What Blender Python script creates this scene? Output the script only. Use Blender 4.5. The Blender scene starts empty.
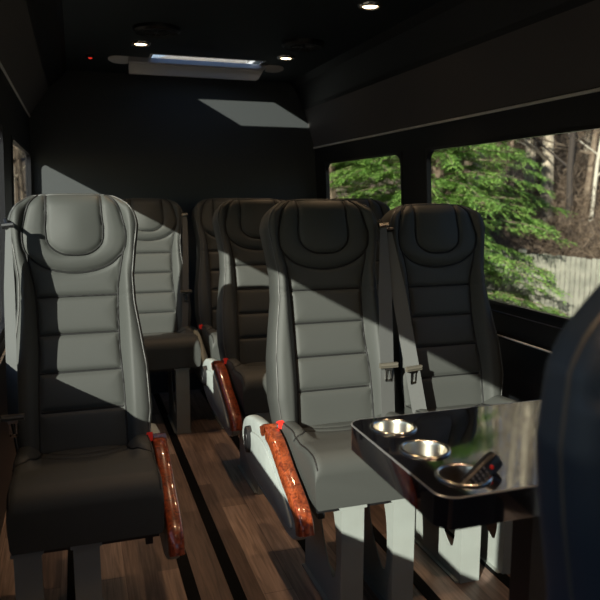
import bpy, bmesh, math, random
import numpy as np
from mathutils import Vector, Matrix, noise
random.seed(7)
COL = bpy.context.scene.collection
PI = math.pi

# ------------------------------------------------------------------ helpers
class M:
    def __init__(s): s.v = []; s.f = []; s.mi = []
    def add(s, vs, fs, mi=0):
        b = len(s.v); s.v += [tuple(v) for v in vs]
        for f in fs: s.f.append(tuple(b + i for i in f)); s.mi.append(mi)
        return s
    def box(s, x0, x1, y0, y1, z0, z1, mi=0):
        return s.add([(x0,y0,z0),(x1,y0,z0),(x1,y1,z0),(x0,y1,z0),(x0,y0,z1),(x1,y0,z1),(x1,y1,z1),(x0,y1,z1)],
                     [(0,3,2,1),(4,5,6,7),(0,1,5,4),(1,2,6,5),(2,3,7,6),(3,0,4,7)], mi)
    def loops(s, L, cap=True, mi=0, closed_u=True):
        n = len(L[0]); vs = [p for l in L for p in l]; fs = []
        for i in range(len(L)-1):
            for j in range(n if closed_u else n-1):
                k = (j+1) % n
                fs.append((i*n+j, i*n+k, (i+1)*n+k, (i+1)*n+j))
        if cap:
            fs.append(tuple(range(n-1,-1,-1))); fs.append(tuple((len(L)-1)*n + j for j in range(n)))
        return s.add(vs, fs, mi)
    def tube(s, pts, r, n=8, mi=0, cap=True):
        pts = [Vector(p) for p in pts]; L = []; up = None
        for i, p in enumerate(pts):
            t = (pts[min(i+1, len(pts)-1)] - pts[max(i-1, 0)])
            if t.length < 1e-9: t = Vector((0,0,1))
            t.normalize()
            if up is None:
                a = Vector((0,0,1)) if abs(t.z) < .9 else Vector((1,0,0))
                up = (a - t*a.dot(t)).normalized()
            else:
                up = (up - t*up.dot(t))
                up = up.normalized() if up.length > 1e-6 else t.orthogonal().normalized()
            b = t.cross(up); rr = r[i] if isinstance(r, (list, tuple)) else r
            L.append([p + (up*math.cos(2*PI*k/n) + b*math.sin(2*PI*k/n))*rr for k in range(n)])
        return s.loops(L, cap, mi)
    def ribbon(s, pts, w, side, th=.0015, nrm=(0,-1,0)):
        side = Vector(side).normalized(); nn = Vector(nrm).normalized(); L = []
        for i, p in enumerate(pts):
            p = Vector(p); ww = (w[i] if isinstance(w, (list,tuple)) else w)/2
            L.append([p - side*ww + nn*th, p + side*ww + nn*th, p + side*ww - nn*th, p - side*ww - nn*th])
        return s.loops(L)
    def lathe(s, prof, c=(0,0,0), n=32, mi=0, axis='z'):
        L = []
        for r, h in prof:
            l = []
            for k in range(n):
                a = 2*PI*k/n; u, v = r*math.cos(a), r*math.sin(a)
                q = (u, v, h) if axis == 'z' else ((h, u, v) if axis == 'x' else (u, h, v))
                l.append((c[0]+q[0], c[1]+q[1], c[2]+q[2]))
            L.append(l)
        return s.loops(L, True, mi)
    def mesh(s, name, mats, smooth=35):
        me = bpy.data.meshes.new(name); me.from_pydata(s.v, [], s.f)
        for m in (mats if isinstance(mats, (list,tuple)) else [mats]): me.materials.append(m)
        me.polygons.foreach_set('material_index', s.mi)
        bm = bmesh.new(); bm.from_mesh(me); bmesh.ops.recalc_face_normals(bm, faces=bm.faces); bm.to_mesh(me); bm.free()
        if smooth:
            me.polygons.foreach_set('use_smooth', [True]*len(me.polygons)); me.set_sharp_from_angle(angle=math.radians(smooth))
        me.update(); return me
    def build(s, name, mats, parent=None, smooth=35, **kw):
        return link(name, s.mesh(name, mats, smooth), parent, **kw)
def link(name, me, parent=None, **kw):
    o = bpy.data.objects.new(name, me); COL.objects.link(o)
    if parent: o.parent = parent
    for k, v in kw.items(): o[k] = v
    return o
def empty(name, loc, rz=0, **kw):
    o = bpy.data.objects.new(name, None); COL.objects.link(o); o.location = loc; o.rotation_euler.z = rz
    o.empty_display_size = .05
    for k, v in kw.items(): o[k] = v
    return o
def copy_tree(o, parent=None):
    c = o.copy(); COL.objects.link(c); c.parent = parent
    for ch in list(o.children): copy_tree(ch, c)
    return c
def smooth_poly(pts, n=8):
    P = [np.array(p, float) for p in pts]; out = []
    for i in range(len(P)-1):
        p0 = P[max(i-1,0)]; p1 = P[i]; p2 = P[i+1]; p3 = P[min(i+2,len(P)-1)]
        for k in range(n):
            t = k/n
            out.append(.5*((2*p1)+(-p0+p2)*t+(2*p0-5*p1+4*p2-p3)*t*t+(-p0+3*p1-3*p2+p3)*t**3))
    out.append(P[-1]); return [tuple(q) for q in out]
def prism(pts, a0, a1, axis='x', mi=0, m=None, bev=0):
    """closed outline in the two other axes, extruded along one axis, with a small bevel ring"""
    m = m or M(); P = [np.array(p, float) for p in pts]; c = sum(P)/len(P)
    def place(p, a):
        return (a, p[0], p[1]) if axis == 'x' else ((p[0], a, p[1]) if axis == 'y' else (p[0], p[1], a))
    def inset(q, d):
        v = c - q; l = np.linalg.norm(v); return q + v/l*d if l > 1e-6 else q
    if bev:
        sg = 1 if a1 > a0 else -1
        L = [[place(inset(p,bev),a0) for p in P],[place(inset(p,bev*.3),a0+sg*bev*.3) for p in P],[place(p,a0+sg*bev) for p in P],[place(p,a1-sg*bev) for p in P],[place(inset(p,bev*.3),a1-sg*bev*.3) for p in P],[place(inset(p,bev),a1) for p in P]]
    else: L = [[place(p,a0) for p in P],[place(p,a1) for p in P]]
    return m.loops(L, True, mi)

# ------------------------------------------------------------------ materials
def mat(name, col, rough=.5, metal=0, bump=None, var=None, spec=.5, coat=0, emit=None, estr=0, sheen=0):
    m = bpy.data.materials.new(name); m.use_nodes = True; nt = m.node_tree; b = nt.nodes['Principled BSDF']
    b.inputs['Base Color'].default_value = (*col, 1); b.inputs['Roughness'].default_value = rough; b.inputs['Metallic'].default_value = metal
    b.inputs['Specular IOR Level'].default_value = spec; b.inputs['Coat Weight'].default_value = coat; b.inputs['Coat Roughness'].default_value = .04
    if emit: b.inputs['Emission Color'].default_value = (*emit, 1); b.inputs['Emission Strength'].default_value = estr
    tc = nt.nodes.new('ShaderNodeTexCoord')
    if bump:
        n = nt.nodes.new('ShaderNodeTexNoise'); n.inputs['Scale'].default_value = bump[0]; n.inputs['Detail'].default_value = 3
        bp = nt.nodes.new('ShaderNodeBump'); bp.inputs['Strength'].default_value = bump[1]; bp.inputs['Distance'].default_value = bump[2] if len(bump) > 2 else .002
        nt.links.new(tc.outputs['Object'], n.inputs['Vector']); nt.links.new(n.outputs['Fac'], bp.inputs['Height']); nt.links.new(bp.outputs['Normal'], b.inputs['Normal'])
    if var:
        n = nt.nodes.new('ShaderNodeTexNoise'); n.inputs['Scale'].default_value = var[0]; n.inputs['Detail'].default_value = 4
        r = nt.nodes.new('ShaderNodeValToRGB'); r.color_ramp.elements[0].position = .35; r.color_ramp.elements[1].position = .68
        r.color_ramp.elements[0].color = (*col, 1); r.color_ramp.elements[1].color = (*var[1], 1)
        nt.links.new(tc.outputs['Object'], n.inputs['Vector']); nt.links.new(n.outputs['Fac'], r.inputs['Fac']); nt.links.new(r.outputs['Color'], b.inputs['Base Color'])
    return m
LEATHER = mat('charcoal_leather', (.051,.054,.050), .6, bump=(900,.35,.0006), spec=.3)
THREAD = mat('black_thread', (.006,.006,.006), .7)
PIPING = mat('grey_piping', (.075,.075,.072), .5)
BLACKPL = mat('black_plastic', (.008,.008,.009), .4)
SHELL = mat('seat_shell', (.035,.036,.04), .5, bump=(500,.2,.0006))
GREYPL = mat('grey_plastic', (.33,.365,.35), .45, var=(14,(.28,.31,.30)))
GREYST = mat('painted_grey_steel', (.29,.315,.295), .42, var=(9,(.26,.28,.26)))
RED = mat('red_plastic', (.75,.03,.02), .35)
CHROME = mat('polished_metal', (.78,.76,.70), .18, 1)
STEEL = mat('brushed_steel', (.62,.58,.50), .28, 1, bump=(60,.1,.0005))
SILVER = mat('satin_silver', (.75,.76,.80), .38, .3)
WEB = mat('seat_belt_webbing', (.085,.088,.085), .75, bump=(1200,.5,.0006))
TABLEM = mat('black_gloss_laminate', (.006,.006,.008), .06, coat=1, spec=1)
TABLEM.node_tree.nodes['Principled BSDF'].inputs['Coat IOR'].default_value = 2.0
WALLBLK = mat('black_wall_trim', (.009,.010,.012), .45, bump=(350,.2,.0008))
PANEL = mat('charcoal_wall_panel', (.085,.078,.078), .6, bump=(420,.5,.001))
CEILM = mat('black_headliner', (.012,.022,.028), .55, bump=(500,.4,.0008))
BACKM = mat('rear_wall_vinyl', (.040,.045,.047), .6, bump=(420,.4,.001))
TRIMM = mat('bright_trim_strip', (.80,.79,.76), .4, .2)
RUBBER = mat('black_rubber', (.004,.004,.004), .85, spec=.1)

def wood_floor():
    m = bpy.data.materials.new('dark_plank_floor'); m.use_nodes = True; nt = m.node_tree; b = nt.nodes['Principled BSDF']; N = nt.nodes.new; K = nt.links.new
    tc = N('ShaderNodeTexCoord'); mp = N('ShaderNodeMapping'); mp.inputs['Rotation'].default_value = (0,0,PI/2)
    br = N('ShaderNodeTexBrick'); br.offset = .37; br.inputs['Scale'].default_value = 1; br.inputs['Brick Width'].default_value = .62; br.inputs['Row Height'].default_value = .098
    br.inputs['Mortar Size'].default_value = .0012; br.inputs['Color1'].default_value = (0,0,0,1); br.inputs['Color2'].default_value = (1,1,1,1); br.inputs['Mortar'].default_value = (.1,.1,.1,1); br.inputs['Bias'].default_value = 0
    K(tc.outputs['Object'], mp.inputs['Vector']); K(mp.outputs['Vector'], br.inputs['Vector'])
    r = N('ShaderNodeValToRGB'); r.color_ramp.elements[0].color = (.125,.083,.066,1); r.color_ramp.elements[1].color = (.38,.27,.215,1)
    e = r.color_ramp.elements.new(.5); e.color = (.24,.165,.13,1); K(br.outputs['Color'], r.inputs['Fac'])
    mp2 = N('ShaderNodeMapping'); mp2.inputs['Scale'].default_value = (90,5,1); K(tc.outputs['Object'], mp2.inputs['Vector'])
    n = N('ShaderNodeTexNoise'); n.inputs['Scale'].default_value = 1; n.inputs['Detail'].default_value = 6; n.inputs['Distortion'].default_value = .8; K(mp2.outputs['Vector'], n.inputs['Vector'])
    mr = N('ShaderNodeMapRange'); mr.inputs['From Min'].default_value = .3; mr.inputs['From Max'].default_value = .7; mr.inputs['To Min'].default_value = .55; mr.inputs['To Max'].default_value = 1.25; K(n.outputs['Fac'], mr.inputs['Value'])
    mx = N('ShaderNodeMix'); mx.data_type = 'RGBA'; mx.blend_type = 'MULTIPLY'; mx.inputs['Factor'].default_value = 1
    K(r.outputs['Color'], mx.inputs[6]); K(mr.outputs['Result'], mx.inputs[7]); K(mx.outputs[2], b.inputs['Base Color'])
    b.inputs['Roughness'].default_value = .42; bp = N('ShaderNodeBump'); bp.inputs['Strength'].default_value = .2; bp.inputs['Distance'].default_value = .001
    K(n.outputs['Fac'], bp.inputs['Height']); K(bp.outputs['Normal'], b.inputs['Normal']); return m
def burl():
    m = bpy.data.materials.new('burl_wood_veneer'); m.use_nodes = True; nt = m.node_tree; b = nt.nodes['Principled BSDF']; N = nt.nodes.new; K = nt.links.new
    tc = N('ShaderNodeTexCoord'); n = N('ShaderNodeTexNoise'); n.inputs['Scale'].default_value = 55; n.inputs['Detail'].default_value = 8; n.inputs['Distortion'].default_value = 1.6
    r = N('ShaderNodeValToRGB'); r.color_ramp.elements[0].position = .35; r.color_ramp.elements[0].color = (.09,.014,.005,1); r.color_ramp.elements[1].position = .68; r.color_ramp.elements[1].color = (.36,.075,.022,1)
    K(tc.outputs['Object'], n.inputs['Vector']); K(n.outputs['Fac'], r.inputs['Fac']); K(r.outputs['Color'], b.inputs['Base Color'])
    b.inputs['Roughness'].default_value = .3; b.inputs['Coat Weight'].default_value = 1; b.inputs['Coat Roughness'].default_value = .05; return m
def glass():
    m = bpy.data.materials.new('window_glass'); m.use_nodes = True; nt = m.node_tree; nt.nodes.remove(nt.nodes['Principled BSDF']); N = nt.nodes.new; K = nt.links.new
    out = nt.nodes['Material Output']; t = N('ShaderNodeBsdfTransparent'); t.inputs['Color'].default_value = (.93,.95,.94,1); g = N('ShaderNodeBsdfGlossy'); g.inputs['Roughness'].default_value = .0
    mx = N('ShaderNodeMixShader'); fr = N('ShaderNodeLayerWeight'); fr.inputs['Blend'].default_value = .5; pw = N('ShaderNodeMath'); pw.operation = 'POWER'; pw.inputs[1].default_value = 4; ma = N('ShaderNodeMath'); ma.operation = 'MULTIPLY_ADD'; ma.inputs[1].default_value = .5; ma.inputs[2].default_value = .02
    K(fr.outputs['Facing'], pw.inputs[0]); K(pw.outputs[0], ma.inputs[0]); K(ma.outputs[0], mx.inputs['Fac']); K(t.outputs[0], mx.inputs[1]); K(g.outputs[0], mx.inputs[2]); K(mx.outputs[0], out.inputs['Surface']); return m
FLOORM = wood_floor(); BURL = burl(); GLASS = glass()

# ------------------------------------------------------------------ the van shell
MID = .655; LM = 2*MID-.03                       # centre line of the van; right wall profile, mirrored for the left
def wx(z): return 1.497 - .042*(z-.72)/.78
def lwx(z): return -.252 + .030*(z-.70)/.93      # the left wall is a little further out and taller
YF, YB = -2.4, 4.15
def shell_side(side, wins, name):
    """wins: list of (y0,y1,z0,z1) openings"""
    zs = [0, .66, .70, .735, .80, 1.41, 1.497, 1.515, 1.735, 1.755, 1.87, 1.905]
    xs = [1.545, 1.535, wx(.70), wx(.735), wx(.80), wx(1.41), wx(1.497), 1.452, 1.385, 1.372, 1.318, 1.285]
    mi = [0,0,0,0,0,0,0,1,0,0,0]
    if side < 0:
        zs = [0, .66, .70, .76, 1.44, 1.63, 1.65, 1.79, 1.81, 1.87, 1.905]
        xs = [-.31, -.30, lwx(.70), lwx(.76), lwx(1.44), lwx(1.63), -.218, -.115, -.100, -.03, -.012]; mi = [0,0,0,0,0,0,1,0,0,0]
    ys = sorted(set([YF, YB] + [w[0] for w in wins] + [w[1] for w in wins]))
    m = M()
    for a in range(len(ys)-1):
        for k in range(len(zs)-1):
            yc = (ys[a]+ys[a+1])/2; zc = (zs[k]+zs[k+1])/2
            if any(w[0] < yc < w[1] and w[2]-.001 < zc < w[3]+.001 for w in wins): continue
            X = lambda i: xs[i]
            m.add([(X(k),ys[a],zs[k]),(X(k),ys[a+1],zs[k]),(X(k+1),ys[a+1],zs[k+1]),(X(k+1),ys[a],zs[k+1])], [(0,1,2,3)], mi[k])
    me = m.mesh(name, [WALLBLK, PANEL], 0)
    bm = bmesh.new(); bm.from_mesh(me); bmesh.ops.remove_doubles(bm, verts=bm.verts, dist=1e-5)
    bmesh.ops.recalc_face_normals(bm, faces=bm.faces); bm.to_mesh(me); bm.free()
    o = link(name, me, kind='structure')
    # thickness, pushed outward
    bm = bmesh.new(); bm.from_mesh(me)
    r = bmesh.ops.extrude_face_region(bm, geom=bm.faces[:])
    for v in r['geom']:
        if isinstance(v, bmesh.types.BMVert): v.co.x += side*.022
    bmesh.ops.recalc_face_normals(bm, faces=bm.faces); bm.to_mesh(me); bm.free(); return o
R_WINS = [(2.93,3.965,.80,1.41),(1.05,2.70,.80,1.41),(-.75,.85,.80,1.41),(-2.0,-.95,.80,1.41)]
L_WINS = [(2.95,4.11,.76,1.44),(.24,2.58,.76,1.44),(-2.0,-.75,.76,1.44)]
shell_side(1, R_WINS, 'wall_right'); shell_side(-1, L_WINS, 'wall_left')
wi = 0
def window(side, w):
    global wi; wi += 1
    y0,y1,z0,z1 = w; r = .065; n = 8; cor = [(y1-r,z1-r,0),(y0+r,z1-r,90),(y0+r,z0+r,180),(y1-r,z0+r,270)]
    inner = []; outer = []
    d = .012
    for cy,cz,a0 in cor:
        for k in range(n+1):
            a = math.radians(a0+90*k/n); c_, s_ = math.cos(a), math.sin(a)
            inner.append((cy+(r-d)*c_, cz+(r-d)*s_))
            q = max(abs(c_), abs(s_)); outer.append((min(max(cy+r*c_/q, y0), y1), min(max(cz+r*s_/q, z0), z1)))
    m = M(); X = lambda z, o: (wx(z)+o) if side > 0 else lwx(z)-o
    prof = [(outer,.02),(outer,-.004),(inner,-.006),(inner,.014)]
    L = [[(X(p[1],o), p[0], p[1]) for p in l] for l,o in prof]; L.append(L[0]); m.loops(L, False)
    o = m.build(f'window_{wi}', mat(f'window_frame_black', (.012,.012,.014), .3), kind='structure')
    g = M(); g.loops([[(X(p[1],.010), p[0], p[1]) for p in inner],[(X(p[1],.013), p[0], p[1]) for p in inner]])
    g.build('pane', GLASS, o, smooth=0)
for w in R_WINS: window(1, w)
for w in L_WINS: window(-1, w)
# bright strips: above windows and at the belt line
ti = 0
def trim(m, mt, smooth=35):
    global ti; ti += 1
    return m.build(f'trim_{ti}', mt, smooth=smooth, kind='structure')
for xa, za, r_, mt_ in ((1.449,1.506,.0055,TRIMM),(1.492,.685,.004,TRIMM),(-.218,1.64,.0055,TRIMM),(-.249,.685,.004,TRIMM),(1.470,.778,.004,WALLBLK),(-.247,.735,.004,WALLBLK)):
    m = M(); m.tube([(xa,YF+.05,za),(xa,YB-.005,za)], r_, 8); trim(m, mt_)
# floor
m = M(); m.box(-.33,1.57,YF,YB+.03,-.05,0); m.build('floor', FLOORM, smooth=0, kind='structure')
for x in (-.06,.285,.417,.708,.97,1.24):
    m = M(); m.box(x-.019,x+.019,YF+.05,YB-.02,.0005,.004); m.box(x-.003,x+.003,YF+.05,YB-.02,.003,.0048); trim(m, RUBBER, 0)
# ceiling, with the roof hatch opening
HX0,HX1,HY0,HY1 = .40,.965,3.565,3.925
m = M(); xs = [-.012, HX0, HX1, 1.29]; ys = [YF, HY0, HY1, YB]
for i in range(3):
    for j in range(3):
        if i == 1 and j == 1: continue
        m.box(xs[i],xs[i+1],ys[j],ys[j+1],1.90,1.93)
m.build('ceiling', CEILM, smooth=0, kind='structure')
# back wall following the shell cross-section
def section(z):
    zs=[0,.66,.72,1.497,1.515,1.735,1.87,1.905]; xs=[1.545,1.535,1.497,1.455,1.452,1.385,1.318,1.285]
    return float(np.interp(z,zs,xs))
zz=[0,.66,.72,1.1,1.497,1.515,1.62,1.735,1.80,1.87,1.905]
outl=[(section(z)+.02,z) for z in zz]+[(1.29,1.93),(-.03,1.93),(-.05,1.90),(-.075,1.86),(-.125,1.81),(-.238,1.66),(-.270,.70),(-.32,.66),(-.33,0)]
prism(outl, YB, YB+.03, 'y').build('wall_back', BACKM, smooth=0, kind='structure')
# front wall with the windscreen opening, behind the camera
m = M(); m.box(-.24,1.55,YF-.03,YF,0,.85); m.box(.02,1.29,YF-.03,YF,1.72,1.93)
m.box(-.24,-.06,YF-.03,YF,.85,1.72); m.box(1.37,1.55,YF-.03,YF,.85,1.72)
m.build('wall_front', WALLBLK, smooth=0, kind='structure')
wi += 1; m = M(); m.box(-.06,1.37,YF-.02,YF-.015,.85,1.72); m.build(f'window_{wi}', GLASS, smooth=0, kind='structure')

# ------------------------------------------------------------------ roof hatch
h = empty('roof_hatch', (.685,3.745,1.93), label='square roof hatch opening letting sun onto the rear wall above the silver bar', category='hatch')
m = M(); t=.012
for a in ((HX0-t,HX0,HY0-t,HY1+t),(HX1,HX1+t,HY0-t,HY1+t),(HX0,HX1,HY0-t,HY0),(HX0,HX1,HY1,HY1+t)):
    m.box(a[0]-.685,a[1]-.685,a[2]-3.745,a[3]-3.745,-.032,.02)
m.build('hatch_frame', SILVER, h, smooth=0)
m = M(); m.box(-.30,.30,-.19,.19,.021,.025); m.build('hatch_glass', GLASS, h, smooth=0)
# the silver bar hanging under it
hb = empty('hatch_bar', (.64,3.70,1.899), label='long satin silver trough bar with flared wing ends under the rear ceiling', category='bar')
m = M(); L = []
for x, dz, w in [(-.368,0,.5),(-.362,-.002,1),(-.352,-.006,1),(-.345,-.010,1)] : pass
# trough profile: front lip, folded floor, back lip; sweeps up at both ends
def trough(x, z):    # closed cross-section at x, hanging depth z
    return [(x,-.046,0),(x,-.050,-z*.30),(x,-.026,-z*.36),(x,-.022,-z),(x,.0,-z),(x,.004,-z*.5),(x,.0,-z*.5),(x,-.004,-z+.006),(x,-.018,-z+.006),(x,-.020,-z*.36+.004),(x,-.044,-z*.28),(x,-.040,0)]
for x, z in [(-.350,.074),(-.345,.078),(-.2,.078),(0,.078),(.2,.078),(.318,.078),(.330,.070),(.345,.045),(.358,.022),(.372,.016)]:
    L.append(trough(x, z))
m.loops(L); m.build('trough', SILVER, hb, smooth=50)
for sg, x0 in ((-1,-.350),(1,.372)):
    w = M(); pts = smooth_poly([(0,.018),(.03,.024),(.07,.020),(.098,.0),(.094,-.022),(.05,-.042),(0,-.050)], 5)
    prism([(x0+sg*p[0], p[1]) for p in pts], -.012, -.020, 'z', m=w, bev=.002); wo = w.build('wing', mat('pale_silver',(.75,.75,.75),.4,.2), hb); wo.rotation_euler.x = -.5

# ------------------------------------------------------------------ ceiling lights, speakers
LENS = mat('lamp_lens', (1,.9,.75), .4, emit=(1,.74,.45), estr=8)
lamps = [(.319,3.33,'recessed ceiling light with warm glow, left of the two by the silver bar'),
 (1.047,3.43,'recessed ceiling light with warm glow, right of the two by the silver bar'),
 (1.067,2.43,'recessed ceiling light nearest the top edge of the photo')]
m = M(); m.lathe([(.030,-.002),(.034,-.010),(.043,-.009),(.048,-.001),(.048,0),(.030,0)], n=32); bez = m.mesh('bezel', CHROME)
m = M(); m.lathe([(.031,-.003),(.026,-.007),(.012,-.009),(0.0005,-.0095),(.0005,-.002),(.031,-.002)], n=32); lens = m.mesh('lamp_lens', LENS)
hidden_lamps = [(.32,2.43),(1.067,1.40),(.32,1.45),(.32,.4),(1.067,.4)]
def spot(x, y):
    L = bpy.data.lights.new('downlight', 'SPOT'); L.energy = SPOT_W; L.color = (1,.66,.38); L.spot_size = math.radians(95); L.spot_blend = .8; L.shadow_soft_size = .03
    o = bpy.data.objects.new('downlight', L); COL.objects.link(o); o.location = (x, y, 1.885)
SPOT_W = 15
for x, y, lb in lamps:
    e = empty('ceiling_light', (x,y,1.90), label=lb, category='ceiling light', group='recessed ceiling lights')
    link('bezel', bez, e); link('lamp_lens', lens, e); spot(x, y)
for x, y in hidden_lamps:
    e = empty('ceiling_light', (x,y,1.90), label='recessed warm ceiling light further forward, over the cab end', category='ceiling light', group='recessed ceiling lights')
    link('bezel', bez, e); link('lamp_lens', lens, e); spot(x, y)
m = M(); m.lathe([(.0005,-.006),(.03,-.010),(.04,-.016),(.055,-.012),(.06,-.018),(.078,-.018),(.088,-.022),(.098,-.012),(.10,0),(.0005,0)], n=40); spk = m.mesh('air_vent_body', mat('vent_black',(.012,.014,.016),.35))
m = M()
for k in range(6):
    a = PI*k/6; c, s_ = math.cos(a), math.sin(a)
    m.tube([(-.054*c,-.054*s_,-.017),(.054*c,.054*s_,-.017)], .0028, 5)
spg = m.mesh('vent_louvre', mat('vent_grey',(.05,.055,.06),.35))
for x, y, lb in [(.359,3.03,'round black ceiling air vent beside the left rear light'),(1.029,3.10,'round black ceiling air vent beside the right rear light')]:
    e = empty('ceiling_vent', (x,y,1.90), label=lb, category='air vent', group='round ceiling vents'); link('vent_disc', spk, e); link('vent_louvre', spg, e)
e = empty('indicator_lamp', (.105,3.69,1.90), label='tiny red indicator lamp left of the silver bar', category='indicator lamp')
m = M(); m.lathe([(.022,0),(.020,-.008),(.012,-.012),(.0005,-.013),(.0005,0)], n=20); m.build('lamp_base', BLACKPL, e)
m = M(); m.lathe([(.010,-.010),(.009,-.015),(.0005,-.018),(.0005,-.010)], n=16); m.build('red_lens', mat('red_lens',(.3,.01,.01),.3,emit=(1,.05,.03),estr=.6), e)

# ------------------------------------------------------------------ seats
def segdist(X, Y, polys):
    D = np.full(X.shape, 9.0)
    for P in polys:
        for (a, b) in zip(P[:-1], P[1:]):
            ax, ay = a; bx, by = b; dx, dy = bx-ax, by-ay; l = dx*dx+dy*dy+1e-12
            t = np.clip(((X-ax)*dx+(Y-ay)*dy)/l, 0, 1); D = np.minimum(D, np.hypot(X-ax-t*dx, Y-ay-t*dy))
    return D
def sst(t): t = np.clip(t, 0, 1); return t*t*(3-2*t)
def mirror(P): return [(-x, y) for x, y in P]
H = .775; REC = math.radians(13)
def outw(s):
    w = np.interp(s, [0,.03,.12,.25,.36,.44,.52,.60,.67,.72,.775], [.18,.200,.212,.208,.193,.181,.179,.190,.201,.200,.192])
    k = np.array([.25,.5,.25])
    d = H - s; r = .105
    return w - np.where(d < r, r*(1-np.sqrt(np.clip(1-(1-d/r)**2, 0, 1))), 0)
U1 = smooth_poly([(-.083,.768),(-.085,.70),(-.088,.66),(-.080,.617),(-.045,.590),(0,.584),(.045,.590),(.080,.617),(.088,.66),(.085,.70),(.083,.768)], 6)
U2 = smooth_poly([(-.105,.768),(-.135,.735),(-.152,.68),(-.158,.64),(-.146,.592),(-.09,.550),(0,.534),(.09,.550),(.146,.592),(.158,.64),(.152,.68),(.135,.735),(.105,.768)], 6)
VR = smooth_poly([(.146,.592),(.134,.53),(.125,.466),(.122,.32),(.128,.18),(.132,.02)], 6)
HS = [[(-.123,s),(.123,s)] for s in (.466,.356,.246,.136)]
BC = [[(.125,.463),(.19,.468)],[(-.19,.468),(-.125,.463)]]
SEAMS = [U1, U2, VR, mirror(VR)] + HS + BC
def back_h(X, S):
    W = outw(S); A = np.abs(X)
    bol = .034*sst((A-.118)/.04)*(1-sst((S-.50)/.10)) + sst((S-.50)/.10)*(.018 + .014*sst((A-.145)/.03))
    h = bol + .014*np.exp(-((S-.17)/.12)**2) + .012*np.exp(-((S-.66)/.08)**2)*np.exp(-(X/.06)**2)
    d = segdist(X, S, SEAMS[:-2]); h = h + .007*(1-np.exp(-d/.016)) - .006*np.exp(-(d/.006)**2)
    d2 = segdist(X, S, BC); h = h - .0035*np.exp(-(d2/.005)**2) + .0012*np.sin(S*420)*np.exp(-((S-.46)/.03)**2)*sst((A-.13)/.02)
    e = np.clip(W-A, 0, 1); r = .038; h = h - np.where(e < r, r*(1-np.sqrt(np.clip(1-(1-e/r)**2, 0, 1))), 0)
    e = H-S; r = .05; h = h - np.where(e < r, r*(1-np.sqrt(np.clip(1-(1-e/r)**2, 0, 1))), 0)
    e = S; r = .03; h = h - np.where(e < r, r*(1-np.sqrt(np.clip(1-(1-e/r)**2, 0, 1))), 0)
    return h
def bmap(x, s, h):  # seat-local: front is -y
    return (x, math.sin(REC)*s - math.cos(REC)*h, .443 + math.cos(REC)*s + math.sin(REC)*h)
def backrest_mesh():
    n = 84
    ss = np.unique(np.concatenate([np.linspace(0,.03,9), np.linspace(.03,.70,118), .775-.075*(1-np.sin(np.linspace(0,PI/2,22)))]))
    u = np.sin(np.linspace(-1,1,n)*PI/2*.92)/math.sin(PI/2*.92)
    m = M(); L = []
    for s in ss:
        W = float(outw(np.array(s))); X = u*W; hh = back_h(X, np.full(n, s))
        loop = [bmap(X[i], s, hh[i]) for i in range(n)]
        e = H-s; bk = -.088 + (.03*(1-math.sqrt(max(0,1-(1-e/.05)**2))) if e < .05 else 0)
        nb = 16
        for k in range(nb):
            t = 1-2*k/(nb-1); xx = t*W; b2 = bk - .012*(1-t*t)
            b2 += .03*(1-math.sqrt(max(0,1-max(0,(abs(t)-.8)/.2)**2)))
            loop.append(bmap(xx, s, b2))
        L.append(loop)
    m.loops(L); return m.mesh('backrest', LEATHER, 60)
def curve_on_back(P, off=0, dens=.006):
    out = []
    for (a,b) in zip(P[:-1], P[1:]):
        k = max(1, int(math.hypot(b[0]-a[0], b[1]-a[1])/dens))
        for i in range(k): t = i/k; out.append((a[0]+(b[0]-a[0])*t, a[1]+(b[1]-a[1])*t))
    out.append(P[-1]); X = np.array([p[0] for p in out]); S = np.array([p[1] for p in out]); h = back_h(X, S)+off
    return [bmap(X[i], S[i], h[i]) for i in range(len(out))]
def back_stitch():
    m = M()
    for P in SEAMS[:-2]: m.tube(curve_on_back(P, .0028), .0030, 6)
    return m.mesh('stitching', THREAD, 60)
def back_piping():
    m = M(); ss = np.concatenate([np.linspace(.02,.70,50), .775-.073*(1-np.sin(np.linspace(0.05,PI/2,16)))])
    P = []
    for s in ss: P.append((float(outw(np.array(s)))-.009, s))
    P = P + [(-x, s) for x, s in reversed(P)]
    P = [(x, min(s, H-.009)) for x, s in P]
    m.tube(curve_on_back(P, .0015, .008), .0022, 6); return m.mesh('piping', PIPING, 60)
def back_shell():
    m = M(); L = []
    for s in np.concatenate([np.linspace(.02,.70,24), .745-.045*(1-np.sin(np.linspace(0.1,PI/2,8)))]):
        W = float(outw(np.array(s)))*.93 if s < .7 else float(outw(np.array(min(s+.012,.77))))*.93
        row = []
        for k in range(15):
            t = -1+2*k/14; row.append(bmap(t*W, s, -.098-.016*(1-t**4)))
        row += [bmap(t*W*.97, s, -.078) for t in (1,.5,0,-.5,-1)]
        L.append(row)
    m.loops(L); return m.mesh('back_shell', SHELL, 50)
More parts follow.
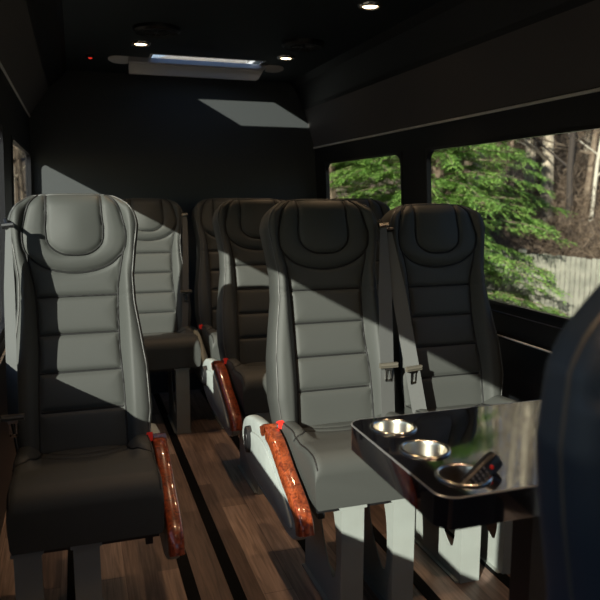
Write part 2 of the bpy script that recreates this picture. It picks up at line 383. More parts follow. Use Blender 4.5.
# cushion: s runs from the rear forward
CL = .40; CW = .198
BS = smooth_poly([(.125,.02),(.130,.08),(.145,.155),(.165,.19),(.196,.20)], 6)
SM1 = smooth_poly([(-.118,.045),(-.07,.075),(0,.088),(.07,.075),(.118,.045)], 6)
SM2 = smooth_poly([(-.128,.09),(-.07,.118),(0,.130),(.07,.118),(.128,.09)], 6)
CSE = [BS, mirror(BS), SM1, SM2]
def cush_h(X, S):
    A = np.abs(X); h = .028*S/CL + .030*sst((A-.12)/.04)*(1-sst((S-.16)/.10)) + .012*np.exp(-((S-.3)/.09)**2)
    d = segdist(X, S, CSE); h = h + .006*(1-np.exp(-d/.018)) - .0045*np.exp(-(d/.005)**2)
    e = np.clip(CW-A, 0, 1); r = .026; h = h - np.where(e < r, r*(1-np.sqrt(np.clip(1-(1-e/r)**2, 0, 1))), 0)
    e = np.clip(CL-S, 0, 1); r = .052; h = h - np.where(e < r, r*(1-np.sqrt(np.clip(1-(1-e/r)**2, 0, 1))), 0)
    return h
def cmap(x, s, h): return (x, .045-s, .462+h)
def cushion_mesh():
    n = 70; ss = np.concatenate([np.linspace(0,.34,64), CL-.06*(1-np.sin(np.linspace(0.02,PI/2,20)))])
    u = np.sin(np.linspace(-1,1,n)*PI/2*.94)/math.sin(PI/2*.94); m = M(); L = []
    for s in ss:
        X = u*CW; hh = cush_h(X, np.full(n, s)); loop = [cmap(X[i], s, hh[i]) for i in range(n)]
        for t in (1,.97,.5,0,-.5,-.97,-1):
            loop.append((t*CW*(.985), .045-s, .352 if abs(t) < .98 else .365))
        L.append(loop)
    # front face bulges down to the bottom edge
    last = L[-1]; n0 = n
    f = [(p[0]*.995, p[1]-.004, .352+(p[2]-.352)*.5) if i < n0 else (p[0], p[1]-.004, p[2]) for i, p in enumerate(last)]
    m.loops(L); return m.mesh('cushion', LEATHER, 60)
def curve_on_cush(P, dens=.006, off=0):
    out = []
    for (a,b) in zip(P[:-1], P[1:]):
        k = max(1, int(math.hypot(b[0]-a[0], b[1]-a[1])/dens))
        for i in range(k): t = i/k; out.append((a[0]+(b[0]-a[0])*t, a[1]+(b[1]-a[1])*t))
    out.append(P[-1]); X = np.array([p[0] for p in out]); S = np.array([p[1] for p in out]); h = cush_h(X, S)+off
    return [cmap(X[i], S[i], h[i]) for i in range(len(out))]
def cush_stitch():
    m = M()
    for P in CSE: m.tube(curve_on_cush(P, off=.0024), .0030, 6)
    for sg in (1,-1): m.tube(curve_on_cush([(sg*(CW-.008),.01),(sg*(CW-.008),CL-.006)], off=.001), .0022, 6)
    return m.mesh('stitching', THREAD, 60)
# pedestal: channel with a side plate, D-shaped hole and front flange
def pedestal_mesh(sg=1):
    m = M(); n = 40; out = []; inn = []
    y0,y1,z0,z1 = -.335,-.02,0,.345; cy,cz = -.225,.22
    Dp = smooth_poly([(-.288,.105),(-.298,.15),(-.297,.22),(-.285,.28),(-.262,.315),(-.22,.325),(-.185,.315),(-.165,.28),(-.168,.23),(-.195,.17),(-.235,.122),(-.268,.098),(-.288,.105)], 5)[:-1]
    n = len(Dp)
    oq = []
    for (y,z) in Dp:
        dy, dz = y-cy, z-cz; ts = []
        if dy > 1e-9: ts.append((y1-cy)/dy)
        if dy < -1e-9: ts.append((y0-cy)/dy)
        if dz > 1e-9: ts.append((z1-cz)/dz)
        if dz < -1e-9: ts.append((z0-cz)/dz)
        t = min(ts); oq.append((cy+dy*t, cz+dz*t))
    # snap nearest samples to the corners
    for c in ((y0,z0),(y0,z1),(y1,z0),(y1,z1)):
        i = min(range(n), key=lambda i: (oq[i][0]-c[0])**2+(oq[i][1]-c[1])**2); oq[i] = c
    oq = [(y if z > .02 else min(y, y1), z) for y, z in oq]
    a, b = 0, .004
    L = [[(a,y,z) for y,z in oq],[(a,y,z) for y,z in Dp],[(b,y,z) for y,z in Dp],[(b,y,z) for y,z in oq]]; L.append(L[0]); m.loops(L, False)
    m.box(0,.068,-.339,-.335,0,.345); m.box(.064,.068,-.335,-.315,0,.345); m.box(-.012,.075,-.33,-.02,0,.006)
    m.box(-.006,.074,-.345,-.01,.338,.347)
    if sg < 0: m.v = [(-x,y,z) for x,y,z in m.v]
    return m.mesh('pedestal_leg', GREYST, 30)
def side_panel_mesh():
    # outline (y,z), seat-local (seat y origin = 2.0), on the -x side; extruded outward
    top = [(.325,.36),(.30,.41),(.235,.445),(.15,.462),(.07,.470),(0,.466),(-.06,.455),(-.12,.435),(-.20,.405),(-.27,.372),(-.32,.338),(-.342,.308),(-.336,.278),(-.312,.254),(-.27,.238),(-.20,.235),(-.10,.240),(.0,.238),(.10,.240),(.20,.255),(.28,.285),(.32,.32)]
    P = smooth_poly(top+[top[0]], 4)[:-1]
    m = prism(P, -.205, -.243, 'x', bev=.012)
    P2 = smooth_poly([(.28,.36),(.20,.40),(.08,.425),(0,.424),(-.09,.395),(-.2,.35),(-.28,.30),(-.285,.275),(-.2,.262),(0,.262),(.15,.27),(.25,.30),(.28,.36)], 4)[:-1]
    prism(P2, -.240, -.249, 'x', bev=.008, m=m); return m.mesh('side_panel', GREYPL, 50)
def side_wood_mesh():
    cl = smooth_poly([(.03,.452),(-.02,.470),(-.08,.462),(-.14,.436),(-.21,.400),(-.28,.372),(-.330,.345),(-.352,.322),(-.362,.292)], 6)
    m = M(); L = []
    for i,(y,z) in enumerate(cl):
        a = cl[max(i-1,0)]; b = cl[min(i+1,len(cl)-1)]; ty, tz = b[0]-a[0], b[1]-a[1]; l = math.hypot(ty,tz); ny, nz = tz/l, -ty/l
        if nz < 0 and ny > 0: ny, nz = -ny, -nz
        if ny > .0 : ny, nz = -ny, -nz
        w = .020
        prof = [(-.206,.011),(-.210,.015),(-.240,.015),(-.247,.011),(-.250,.0),(-.250,-.020),(-.245,-.024),(-.206,-.024)]
        L.append([(px, y+ny*q, z+nz*q) for px,q in prof])
    m.loops(L); return m.mesh('wood_armrest_trim', BURL, 50)
def knob_mesh():
    m = M(); m.lathe([(.0005,-.262),(.030,-.262),(.033,-.258),(.036,-.262),(.046,-.260),(.048,-.250),(.048,-.238),(.0005,-.238)], c=(0,.19,.375), n=36, axis='x')
    m.v = [(x, .19+(y-.19)*.62, z) for x,y,z in m.v]
    for k in range(6): m.box(-.2625,-.261,.178,.202,.345+k*.011,.350+k*.011)
    return m.mesh('recliner_knob', BLACKPL, 40)
def buckle_mesh():
    m = M(); P = [(-.016,-.035),(.016,-.035),(.018,.02),(.012,.03),(-.012,.03),(-.018,.02)]
    m2 = M(); prism([(p[0], p[1]) for p in P], -.012, .012, 'y', m=m2, bev=.003); return m2
def buckle(parent, x, y, z, rx):
    o = buckle_mesh().build('belt_buckle', BLACKPL, parent); o.location = (x,y,z); o.rotation_euler.x = rx; o.scale = (.8,.9,.9)
    m = M(); m.box(-.0135,.0135,-.0155,.0105,.006,.035); r = m.build('release_button', RED, o, smooth=0, label='red release button')
def tongue(parent, x, y, z, tilt=0, rz=0, c=None):
    b = M(); b.box(-.032,.032,-.005,.005,-.006,.010); b.tube([(-.030,0,.002),(.030,0,.002)], .0075, 8)
    o = b.build('belt_tongue', mat('tongue_grip',(.10,.09,.07),.4) if c is None else c, parent); o.location=(x,y,z); o.rotation_euler = (tilt,0,rz)
    t = M(); t.box(-.011,-.006,-.0015,.0015,-.050,-.006); t.box(.006,.011,-.0015,.0015,-.050,-.006); t.box(-.011,.011,-.0015,.0015,-.052,-.044); t.box(-.014,.014,-.002,.002,-.014,-.004)
    t.build('latch_plate', CHROME, o, smooth=0)
ME = dict(back=backrest_mesh(), stitch=back_stitch(), pipe=back_piping(), shell=back_shell(), cush=cushion_mesh(), cst=cush_stitch(), pedL=pedestal_mesh(1), panel=side_panel_mesh(), wood=side_wood_mesh(), knob=knob_mesh())
mf = M(); mf.box(-.185,.185,-.33,.05,.333,.352); mf.box(-.19,.19,.0,.16,.36,.43); mf.box(-.17,-.15,-.30,.14,.30,.36); mf.box(.15,.17,-.30,.14,.30,.36); ME['frame'] = mf.mesh('seat_frame', BLACKPL, 0)
mb = M(); mb.tube([(-.195,.11,.40),(.195,.11,.40)], .028, 14); mb.box(-.012,.012,.08,.30,.36,.43); ME['hinge'] = mb.mesh('recliner_hinge', BLACKPL)
GRP = 'grey leather passenger seats'
def seat(x, y, label, side=0, belt=None, rz=0, legs=(-.105,.105), wood=True):
    o = empty('passenger_seat', (x,y,0), rz, label=label, category='seat', group=GRP)
    b = link('backrest', ME['back'], o); link('stitching', ME['stitch'], b); link('piping', ME['pipe'], b); link('back_shell', ME['shell'], o)
    c = link('cushion', ME['cush'], o); link('stitching', ME['cst'], c); link('seat_frame', ME['frame'], o); link('recliner_hinge', ME['hinge'], o)
    for lx in legs:
        l = link('pedestal_leg', ME['pedL'], o); l.location.x = lx-.034
    if side:
        for k, mk in (('side_panel','panel'),('wood_armrest_trim','wood'),('recliner_knob','knob'))[:3 if wood else 1]:
            p = link(k, ME[mk], o)
            if side > 0: p.scale.x = -1
    if side: buckle(o, side*.196, -.025, .470, math.radians(-25))
    if belt: belt(o)
    return o
def belt_a(x_top, x_mid, x_bot, sy=0.0, tz=.64, z_end=.45, w=.048, end_w=None, trz=0, ttilt=0):
    def f(o):
        sv = (1,.25,0) if x_top > 0 else ((.62,-.78,0) if x_bot < -.19 else (1,-.25,0))
        ys = lambda z: (z-.44)*.231 - .062 + sy
        pts = []; ws = []
        for i in range(25):
            t = i/24; z = 1.10 + (z_end-1.10)*t
            x = (1-t)**2*x_top + 2*t*(1-t)*x_mid + t*t*x_bot
            pts.append((x, ys(z) - .010*math.sin(t*PI), z)); ws.append(.026 + (w-.026)*min(1, t*3.2))
        m = M(); m.ribbon(pts, ws, sv); s = m.build('seat_belt', WEB, o)
        # shoulder guide
        g = M(); g.tube([(x_top-.016,ys(1.1)-.002,1.105),(x_top+.016,ys(1.1)-.006,1.108)], .008, 8); g.tube([(x_top,ys(1.1),1.10),(x_top+(.012 if x_top>0 else -.012),ys(1.1)+.05,1.118),(x_top-(.02 if x_top > 0 else -.02),ys(1.1)+.10,1.10)], .006, 8)
        g.build('belt_guide', CHROME if x_top > 0 else BLACKPL, s)
        t = (1.10-tz)/(1.10-z_end); xt = (1-t)**2*x_top + 2*t*(1-t)*x_mid + t*t*x_bot
        tongue(s, xt, ys(tz)-.022, tz, ttilt, trz)
    return f
seat(.78, 2.0, 'grey leather seat beside the table, its glossy orange wood armrest facing the aisle', -1, belt_a(.198,.170,.160,tz=.655,w=.055), legs=(-.08,.08))
window_seat = seat(1.240, 2.06, 'grey leather window seat behind the black table, beneath the large right window', 0, belt_a(-.240,-.215,-.172,sy=-.05,tz=.645,trz=.2,w=.05), legs=(-.115,.04))
window_seat.scale.z = .985
left_seat = seat(-.006, 2.0, 'grey leather seat in the left foreground with reddish wood armrest on its right side', 1, belt_a(-.188,-.193,-.196,tz=.60,z_end=.58,w=.055,sy=-.03), legs=(-.155,-.008))
left_seat.scale = (.93,1,1.014)
seat(.79, 2.88, 'second grey leather aisle seat, directly behind the seat by the table', -1)
seat(1.26, 2.88, 'dark seat whose top peeks out behind the pair of seats by the table', 0)
seat(.37, 3.70, 'sunlit rear row seat against the back wall, with a belt hanging at its right', 0, belt_a(.20,.19,.165,tz=.69,z_end=.5,w=.035))
seat(.825, 3.70, 'shaded rear row seat half hidden behind the second aisle seat', -1, wood=False)
# cab seat beside the camera, facing forward
cs = empty('cab_seat', (.69,.52,0), label='dark blue-black cab seat filling the right edge of the photo', category='seat')
def cabout(z):
    return float(np.interp(z, [.42,.60,.78,.87,.95,1.03,1.06,1.08,1.106,1.125,1.14], [.21,.215,.222,.236,.243,.234,.218,.20,.173,.135,.085]))
m = M(); L = []
for z in np.concatenate([np.linspace(.42,.9,26), np.linspace(.91,1.138,30), np.linspace(1.145,1.36,20)]):
    if z > 1.139:
        e = (1.36-z)/.215; W = .118*math.sqrt(max(.02, 1-(1-min(1,e*2.2))**2)) * (.78+.22*min(1,(z-1.14)/.07)); th_ = .055*math.sqrt(max(.05,1-(1-min(1,e*3))**2))
        if z < 1.155: W = .085; th_ = .040
    else: W = cabout(z); th_ = .075 - .02*max(0,(z-.9)/.2)
    y0 = (z-.42)*.05; row = []
    for k in range(64):
        a = 2*PI*k/64; c, q = math.cos(a), math.sin(a); xx = W*math.copysign(abs(c)**.55, c); yy = th_*math.copysign(abs(q)**.6, q)
        if q < 0 and z < 1.0: yy += -.030*max(0, math.sin(min(1,(abs(xx)/W))*PI*.95))*(abs(xx)/W)
        row.append((xx, y0+yy, float(z)))
    L.append(row)
m.loops(L); cb = m.build('backrest', mat('cab_leather',(.020,.036,.062),.5, bump=(700,.3,.0006)), cs, smooth=60)
m = M(); P = []
for z in np.linspace(.46,1.13,60): P.append((-cabout(z)*.992, (z-.42)*.05-.012, float(z)))
m.tube(P, .0035, 6); P = [(-x,y,z) for x,y,z in P]; m.tube(P, .0035, 6); m.build('piping', PIPING, cb)
m = M(); L = []
for y in np.concatenate([-.45+.05*(1-np.cos(np.linspace(0,PI/2,8))), np.linspace(-.38,.04,10)]):
    e = min(1,(y+.45)/.05); t = math.sqrt(max(0.05,1-(1-e)**2)); L.append([(.235*math.copysign(abs(math.cos(a))**.4, math.cos(a)), float(y), .44+.07*t*math.copysign(abs(math.sin(a))**.6, math.sin(a))) for a in [2*PI*k/40 for k in range(40)]])
m.loops(L); m.build('cushion', bpy.data.materials['cab_leather'], cs, smooth=60)
m = M(); m.box(-.2,.2,-.4,0,.30,.375); m.box(-.16,.16,-.32,-.05,0,.30); m.build('seat_base', BLACKPL, cs, smooth=0)

# ------------------------------------------------------------------ table
tb = empty('table', (1.02,1.16,0), label='black glossy side table with three steel cup holders and a silver edge line', category='table')
TX0,TX1,TY0,TY1,TZ,TT = .560,1.46,.945,1.372,.70,.058
def rr_outline(x0,x1,y0,y1,rl,rr_,n=10):
    P = []
    for cx,cy,a0,r in ((x1-rr_,y1-rr_,0,rr_),(x0+rl,y1-rl,90,rl),(x0+rl,y0+rl,180,rl),(x1-rr_,y0+rr_,270,rr_)):
        for k in range(n+1): a = math.radians(a0+90*k/n); P.append((cx+r*math.cos(a), cy+r*math.sin(a)))
    return P
CUPS = [(.640,1.297),(.642,1.158),(.646,1.022)]; CR = .0435
bm = bmesh.new(); edges = []
def loop_edges(P, z):
    vs = [bm.verts.new((p[0]-1.02,p[1]-1.16,z)) for p in P]; return vs, [bm.edges.new((vs[i], vs[(i+1)%len(vs)])) for i in range(len(vs))]
OUT = rr_outline(TX0,TX1,TY0,TY1,.035,.02); circ = [[(cx+CR*math.cos(2*PI*k/40), cy+CR*math.sin(2*PI*k/40)) for k in range(40)] for cx,cy in CUPS]
tops = [loop_edges(P, TZ) for P in [OUT]+circ]; bots = [loop_edges(P, TZ-TT) for P in [OUT]+circ]
bmesh.ops.triangle_fill(bm, use_beauty=True, edges=[e for t in tops for e in t[1]])
bmesh.ops.triangle_fill(bm, use_beauty=True, edges=[e for t in bots for e in t[1]])
for (tv,_),(bv,_) in zip(tops,bots):
    n = len(tv)
    for i in range(n): bm.faces.new((tv[i],tv[(i+1)%n],bv[(i+1)%n],bv[i]))
bmesh.ops.recalc_face_normals(bm, faces=bm.faces)
me = bpy.data.meshes.new('tabletop'); bm.to_mesh(me); bm.free(); me.materials.append(TABLEM)
me.polygons.foreach_set('use_smooth', [True]*len(me.polygons)); me.set_sharp_from_angle(angle=math.radians(30))
link('tabletop', me, tb)
m = M(); P = [(p[0]-1.02,p[1]-1.16) for p in rr_outline(TX0-.0008,TX1+.0008,TY0-.0008,TY1+.0008,.0355,.02)]
c = np.array([0.,0.]); L = []
for dx, z in ((0,TZ-.0022),(0,TZ-.0004),(-.0012,TZ+.0005),(-.0022,TZ+.0003)):
    L.append([(p[0]+ (dx*-1 if p[0] < 0 else dx)*1.0, p[1]+(dx*-1 if p[1] < 0 else dx), z) for p in P])
m.loops(L, False); m.build('edge_strip', mat('edge_metal',(.36,.36,.36),.3,.6), tb, label='thin silver edge line')
m = M(); m.lathe([(.0005,-.062),(.032,-.060),(.038,-.052),(.041,0),(.046,.0035),(.049,.0035),(.051,.001),(.051,.0006),(.0435,.0006),(.0415,-.004),(.040,-.052),(.034,-.0625),(.0005,-.064)], n=48); cup = m.mesh('cup_holder', STEEL, 40)
m = M(); m.lathe([(.0445,.002),(.046,.0055),(.049,.0060),(.0525,.0035),(.053,.0008),(.0445,.0008)], n=48)
m.loops([m.v[-6*48:][i*48:(i+1)*48] for i in (0,)] , False) if False else None
ring = m.mesh('rim', CHROME, 60)
# open rim: rebuild as a torus-like ring
m = M(); L = []
for k in range(9):
    a = 2*PI*k/8; L.append([((.0475+.0042*math.cos(a))*math.cos(2*PI*j/48), (.0475+.0042*math.cos(a))*math.sin(2*PI*j/48), .0022+.0026*math.sin(a)) for j in range(48)])
m.loops(L, False); ring = m.mesh('rim', CHROME, 60)
m = M(); L = [[(r*math.cos(2*PI*j/48), r*math.sin(2*PI*j/48), z) for j in range(48)] for r, z in ((.0435,.002),(.0415,-.004),(.040,-.045),(.036,-.054),(.001,-.056),(.001,-.0575),(.037,-.0565),(.0415,-.047),(.043,-.004),(.0435,.002))]
m.loops(L, False); cup = m.mesh('cup_holder', STEEL, 50)
for cx, cy in CUPS:
    e = link('cup_holder', cup, tb); e.location = (cx-1.02, cy-1.16, TZ); link('rim', ring, e)
m = M(); m.box(-.30,-.235,-.16,-.115,0,TZ-TT); m.box(.30,.36,-.16,-.115,0,TZ-TT); m.box(-.32,-.215,-.20,.16,0,.012); m.box(.28,.38,-.20,.16,0,.012)
for sx,nm in ((0,'a'),(1,'b')):
    x0,x1 = ((-.235,-.175),(.30,.36))[sx]; m = M(); m.box(x0,x1,-.16,-.10,.010,TZ-TT); m.box(x0-.02,x1+.02,-.20,.16,0,.010); m.box(x0-.01,x1+.01,-.18,.12,TZ-TT-.012,TZ-TT-.0005); m.build('leg', BLACKPL, tb, smooth=0)
# remote control leaning in the near cup holder
rc = empty('remote_control', (.618,1.012,.660), label='small black remote control with a red button leaning in the nearest cup holder', category='remote control')
LR = .120
m = M(); L = []
for t, w, d in ((0,.010,.006),(.004,.0145,.010),(.02,.016,.0115),(.08,.0165,.0125),(.108,.0175,.0135),(.117,.0155,.012),(.120,.011,.008)):
    L.append([(w*math.copysign(abs(math.cos(a))**.6,math.cos(a)), d*math.copysign(abs(math.sin(a))**.6,math.sin(a)), t) for a in [2*PI*k/28 for k in range(28)]])
m.loops(L); b1 = m.build('remote_body', mat('remote_black',(.012,.012,.015),.3), rc)
m = M(); m.lathe([(.0065,.1195),(.006,.1215),(.0005,.122),(.0005,.119)], n=20); m.build('infrared_lens', mat('infrared_lens',(.06,.04,.15),.1,coat=1), rc)
m = M(); m.lathe([(.0042,-.0130),(.0036,-.0148),(.0005,-.0150),(.0005,-.012)], c=(0,0,.095), n=16, axis='y'); m.build('power_button', RED, rc, label='red button')
for r_ in range(6):
    for c_ in range(3):
        m = M(); m.box(-.0026,.0026,-.0138,-.012,-.0018,.0018); b = m.build('button', mat('button_grey',(.16,.16,.17),.5) if r_+c_==0 else bpy.data.materials['button_grey'], rc, smooth=0); b.location = ((c_-1)*.0085,0,.082-r_*.0095)
dirv = Vector((.095,.012,.062)).normalized()
zx = dirv; yx = Vector((0.35,.9,.0)); yx = (yx - zx*yx.dot(zx)).normalized(); xx = yx.cross(zx)
rc.rotation_euler = Matrix((xx,yx,zx)).transposed().to_euler()

# ------------------------------------------------------------------ outside
def leafmat(name, a, b):
    m = bpy.data.materials.new(name); m.use_nodes = True; nt = m.node_tree; p = nt.nodes['Principled BSDF']; N = nt.nodes.new; K = nt.links.new
    g = N('ShaderNodeNewGeometry'); r = N('ShaderNodeValToRGB'); r.color_ramp.elements[0].color = (*a,1); r.color_ramp.elements[1].color = (*b,1)
    K(g.outputs['Random Per Island'], r.inputs['Fac']); K(r.outputs['Color'], p.inputs['Base Color']); p.inputs['Roughness'].default_value = .6
    p.inputs['Transmission Weight'].default_value = 0; p.inputs['Specular IOR Level'].default_value = .2
    out = nt.nodes['Material Output']; tl = N('ShaderNodeBsdfTranslucent'); mx = N('ShaderNodeMixShader'); mx.inputs['Fac'].default_value = .3
    K(r.outputs['Color'], tl.inputs['Color']); K(p.outputs[0], mx.inputs[1]); K(tl.outputs[0], mx.inputs[2]); K(mx.outputs[0], out.inputs['Surface']); return m
LEAF = leafmat('conifer_foliage', (.10,.23,.05), (.36,.54,.13))
BARK = mat('tree_bark', (.11,.075,.05), .9, bump=(30,.8,.01), var=(6,(.22,.17,.12)))
PALEBARK = mat('pale_bark', (.42,.36,.27), .9, bump=(30,.6,.01), var=(5,(.22,.18,.13)))
TWIG = mat('twigs', (.20,.14,.10), .9, var=(2,(.30,.22,.16)))
BOARD = mat('weathered_board', (.19,.185,.15), .85, bump=(40,.4,.003), var=(5,(.31,.295,.24)))
def ground_z(x, y):
    d = max(0, (x-7.5)*.55 + (y-10.5)*.55); 
    if x < 2: d = max(0, y-16)*.9
    return -.62 + min(12, .40*d + .02*d*d*.3) + .10*noise.noise(Vector((x*.4,y*.4,0)))*min(1, d)
m = M(); n = 100; vs = []; fs = []
for j in range(n+1):
    for i in range(n+1):
        x = -30+80*i/n; y = -18+76*j/n; vs.append((x,y,ground_z(x,y)))
for j in range(n):
    for i in range(n): a = j*(n+1)+i; fs.append((a,a+1,a+n+2,a+n+1))
m.add(vs, fs)
gm = bpy.data.materials.new('leaf_litter_ground'); gm.use_nodes = True; nt = gm.node_tree; p = nt.nodes['Principled BSDF']
tc = nt.nodes.new('ShaderNodeTexCoord'); nz = nt.nodes.new('ShaderNodeTexNoise'); nz.inputs['Scale'].default_value = 1.7; nz.inputs['Detail'].default_value = 12; nz.inputs['Roughness'].default_value = .75
r = nt.nodes.new('ShaderNodeValToRGB'); r.color_ramp.elements[0].position = .32; r.color_ramp.elements[0].color = (.035,.024,.016,1); r.color_ramp.elements[1].position = .72; r.color_ramp.elements[1].color = (.22,.165,.12,1)
nt.links.new(tc.outputs['Object'], nz.inputs['Vector']); nt.links.new(nz.outputs['Fac'], r.inputs['Fac']); nt.links.new(r.outputs['Color'], p.inputs['Base Color']); p.inputs['Roughness'].default_value = .95
m.build('ground', gm, kind='structure')
# conifers
def conifer(x, y, h, R, seed, label, nb=150, low=.1, reach=None):
    rng = random.Random(seed); z0 = ground_z(x, y)
    o = empty('conifer', (x,y,z0), label=label, category='tree')
    t = M(); t.tube([(0,0,-.1),(0,0,h*.5),(0.03,0,h)], [.14,.08,.01], 8); t.build('trunk', BARK, o)
    V = []; F = []; br = M()
    for b in range(nb):
        f = (b+rng.random())/nb; z = low + (h-low)*f**.9; a = rng.random()*2*PI; r = R*(1-f*.9)**.8*(.75+.35*rng.random())+.15
        if reach and b in reach: a, r, z = reach[b]
        up = .10+.25*rng.random()
        pts = []
        for k in range(9):
            q = k/8; pts.append(Vector((math.cos(a)*r*q, math.sin(a)*r*q, z + up*r*q - .32*r*q*q)))
        br.tube(pts, [.016*(1-.8*k/8) for k in range(9)], 4)
        ns = int(16+30*r)
        for s_ in range(ns):
            q = .03+.96*rng.random()**.9; i = min(7, int(q*8)); p = pts[i].lerp(pts[i+1], q*8-i); tdir = (pts[i+1]-pts[i]).normalized()
            sd = tdir.cross(Vector((0,0,1))).normalized()*(1 if rng.random() < .5 else -1)
            d = (tdir*.8 + sd*(.4+.6*rng.random()) + Vector((0,0,rng.uniform(-.35,.25)))).normalized(); Ls = (.16+.16*rng.random())*(1.15-q*.5)
            w0 = d.cross(Vector((rng.uniform(-.4,.4),rng.uniform(-.4,.4),1))).normalized()
            for l in range(7):
                u = (l+.6)/7; bp = p + d*Ls*u - Vector((0,0,.05*u*u))
                for sg in (-1,1):
                    ld = (d*.75 + w0*sg*.8 + Vector((rng.uniform(-.2,.2),rng.uniform(-.2,.2),rng.uniform(-.3,.2)))).normalized(); ll = .055*(1.25-u*.6); lw = ld.cross(Vector((rng.uniform(-.5,.5),rng.uniform(-.5,.5),1))).normalized()*.0095
                    k0 = len(V); V += [bp-lw*.4, bp+ld*ll*.5+lw, bp+ld*ll, bp+ld*ll*.5-lw]; F.append((k0,k0+1,k0+2,k0+3))
    br.build('branch', BARK, o)
    me = bpy.data.meshes.new('foliage'); me.from_pydata(V, [], F); me.materials.append(LEAF); link('foliage', me, o)
conifer(5.0, 8.9, 6.0, 1.8, 3, 'bushy green conifer seen through the large window, one low branch crossing the fence', 300, .1, reach={3:(-.62,2.3,.42),8:(-.45,2.15,.95),9:(-.50,1.9,1.3),14:(-.35,1.9,1.7)})
conifer(3.75, 10.0, 7.0, 1.8, 5, 'green conifer filling the small rear window on the right', 260, .1)
conifer(4.6, 12.4, 8.0, 2.0, 9, 'tall conifer standing just behind the other two evergreens', 220, .3)
# fence
fa = Vector((6.15,11.3,0)); fb = Vector((6.95,4.2,0)); fd = (fb-fa).normalized(); FL = (fb-fa).length; fn = Vector((fd.y,-fd.x,0))
fe = empty('board_fence', (fa.x,fa.y,-.49), math.atan2(fd.y,fd.x), label='pale weathered vertical board fence in front of the bare woods', category='fence')
m = M(); k = 0; x = 0; rng = random.Random(2)
while x < FL:
    w = .068; m.box(x, x+w, -.009, .009, .02, .86+rng.uniform(-.012,.012)); x += w+.022
m.build('fence_boards', BOARD, fe, smooth=0)
for z in (.22,.66):
    m = M(); m.box(0,FL,.010,.045,z,z+.07); m.build('fence_rail', BOARD, fe, smooth=0)
for k in range(4):
    m = M(); m.box(-.04,.04,.046,.126,0,.9); p_ = m.build('fence_post', BOARD, fe, smooth=0); p_.location.x = .2+k*(FL-.4)/3
# bare trees
def bare_tree_mesh(seed, h, r, bark, spread=1., lean=0):
    rng = random.Random(seed); m = M()
    def grow(p, d, L, rad, depth):
        pts = [p]; n = 6 if depth == 0 else 4; dd = d.copy()
        for i in range(n):
            dd = (dd + Vector((rng.uniform(-1,1),rng.uniform(-1,1),rng.uniform(-.4,.6)))*(.07 if depth == 0 else .22)).normalized(); pts.append(pts[-1]+dd*L/n)
        m.tube(pts, [rad*(1-.75*i/n) for i in range(n+1)], 7 if depth == 0 else (4 if depth == 1 else 3), cap=False)
        if depth < 3:
            nb = (20,7,5)[depth]
            for b in range(nb):
                q = (.12 if depth == 0 else .2)+(.88 if depth == 0 else .8)*(b+rng.random())/nb; i = min(n-1,int(q*n)); bp = pts[i].lerp(pts[i+1], q*n-i)
                a = rng.random()*2*PI; side = Vector((math.cos(a),math.sin(a),rng.uniform(-.1,.9)))
                nd = (dd*.35+side*spread).normalized(); grow(bp, nd, L*(.22 if depth == 0 else .5)*(1.25-q*.7), max(.004, rad*(1-.75*q)*.42), depth+1)
    grow(Vector((0,0,-.2)), Vector((lean,0,1)).normalized(), h, r, 0)
    return m.mesh('bare_tree', bark, 0)
def ray(u, Y):   # ground bearing of a sight line through photo column u
    return Y*(np.tan(math.radians(18.1155)+math.atan((u-300)/688)))
kinds = [bare_tree_mesh(1,9,.065,BARK), bare_tree_mesh(2,8,.05,TWIG,1.1), bare_tree_mesh(3,10,.085,BARK,.9,.05), bare_tree_mesh(4,7,.06,TWIG,1.2,-.06), bare_tree_mesh(5,9,.07,PALEBARK,.8,.03)]
spec = [(548,13.0,bare_tree_mesh(11,11,.14,PALEBARK,.8,-.02),'thick pale trunk rising just behind the fence, right of the conifer'),
        (528,15.0,bare_tree_mesh(12,11,.14,PALEBARK,.8,.03),'pale slender trunk to the left of the thick pale trunk'),
        (592,12.5,bare_tree_mesh(13,9,.045,mat('white_bark',(.46,.42,.34),.9),.8,.12),'thin whitish leaning trunk by the right edge of the photo'),
        (572,12.0,bare_tree_mesh(14,10,.075,mat('dark_bark',(.035,.026,.02),.9),.9,.02),'dark ivy-brown trunk between the pale trunk and the right edge')]
for u, Y, me, lb in spec:
    x = float(ray(u,Y)); o = link('bare_tree', me, None, label=lb, category='tree'); o.location = (x,Y,ground_z(x,Y))
rng = random.Random(21)
for i in range(75):
    Y = rng.uniform(12.5,27); u = rng.uniform(425,700); x = float(ray(u,Y)); me = kinds[rng.randrange(5)]
    o = link('bare_tree', me, None, label='bare leafless tree in the brown woods beyond the fence', category='tree', group='bare trees in the woods')
    o.location = (x,Y,ground_z(x,Y)); o.rotation_euler.z = rng.uniform(0,6.3); s_ = rng.uniform(.75,1.2); o.scale = (s_,s_,s_)
for i in range(7):
    Y = rng.uniform(14,26); x = rng.uniform(-3.5,-.6); me = kinds[rng.randrange(5)]
    o = link('bare_tree', me, None, label='bare tree seen dimly through the narrow left side windows', category='tree', group='bare trees beyond the left windows')
    o.location = (x,Y,ground_z(x,Y)); o.rotation_euler.z = rng.uniform(0,6.3)
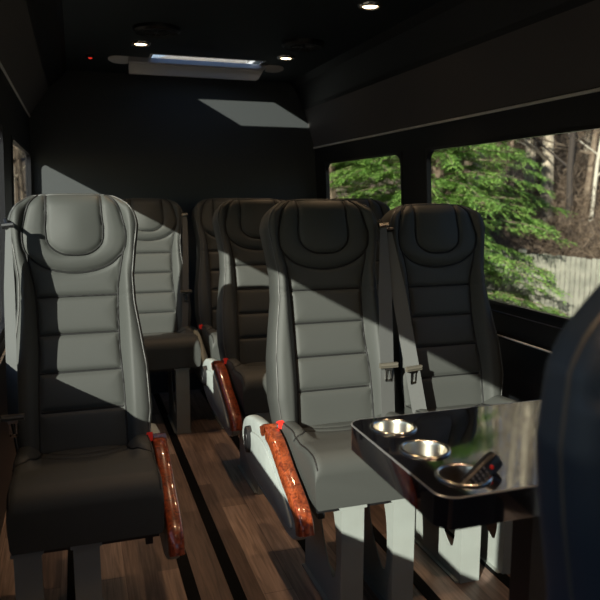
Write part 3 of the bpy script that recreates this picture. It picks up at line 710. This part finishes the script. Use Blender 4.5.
# undergrowth: brambles and dead brush nobody could count
V = []; F = []; rng = random.Random(5)
for i in range(34000):
    Y = rng.uniform(9.5,24); u = rng.uniform(430,690); x = float(ray(u,Y))
    if x < 7.2: continue
    z = ground_z(x,Y)+rng.random()**1.5*1.6*min(1,max(.2,(Y-9)/6)); d = Vector((rng.uniform(-1,1),rng.uniform(-1,1),rng.uniform(-.3,1.2))).normalized()*rng.uniform(.2,.6)
    w = d.cross(Vector((rng.uniform(-1,1),rng.uniform(-1,1),.3))).normalized()*rng.uniform(.003,.009); p0 = Vector((x,Y,z)); k0 = len(V); w2 = w.cross(d).normalized()*w.length
    V += [p0-w, p0+w, p0+w2*1.7, p0+d]; F += [(k0,k0+1,k0+3),(k0+1,k0+2,k0+3),(k0+2,k0,k0+3)]
me = bpy.data.meshes.new('undergrowth'); me.from_pydata(V, [], F)
me.materials.append(leafmat('dead_brush', (.07,.045,.03), (.27,.20,.14))); link('undergrowth', me, None, kind='stuff', label='tangled brown brush and brambles on the slope behind the fence', category='undergrowth')

# ------------------------------------------------------------------ light
SD = Vector((1,1,-.55)).normalized()
s = bpy.data.lights.new('sun', 'SUN'); s.energy = 10; s.angle = math.radians(.5); s.color = (1,.96,.85)
o = bpy.data.objects.new('sun', s); COL.objects.link(o); o.rotation_euler = SD.to_track_quat('-Z','Y').to_euler(); o.location = (-5,-5,6)
w = bpy.data.worlds.new('sky'); bpy.context.scene.world = w; w.use_nodes = True; nt = w.node_tree; bg = nt.nodes['Background']
sk = nt.nodes.new('ShaderNodeTexSky'); sk.sky_type = 'NISHITA'; sk.sun_disc = False; sk.sun_elevation = math.radians(22); sk.sun_rotation = math.atan2(-SD.x,-SD.y)
sk.air_density = 1.2; sk.dust_density = .6; mx = nt.nodes.new('ShaderNodeMix'); mx.data_type = 'RGBA'; mx.blend_type = 'MULTIPLY'; mx.inputs['Factor'].default_value = 1; mx.inputs[7].default_value = (.75,.92,1.2,1); nt.links.new(sk.outputs[0], mx.inputs[6]); nt.links.new(mx.outputs[2], bg.inputs['Color']); bg.inputs['Strength'].default_value = .10

# ------------------------------------------------------------------ camera
cam = bpy.data.cameras.new('camera'); co = bpy.data.objects.new('camera', cam); COL.objects.link(co)
cam.sensor_width = 36; cam.lens = 680/600*36; co.location = (0,0,1.2); cam.clip_start = .02
ph = math.atan(103/680); th = math.atan(225/math.hypot(680,103)); co.rotation_euler = (PI/2-ph, 0, -th)
cam.dof.use_dof = True; cam.dof.focus_distance = 2.3; cam.dof.aperture_fstop = 4.5
sc = bpy.context.scene; sc.camera = co
sc.view_settings.view_transform = 'Standard'; sc.view_settings.look = 'None'; sc.view_settings.gamma = 1; sc.view_settings.exposure = 0
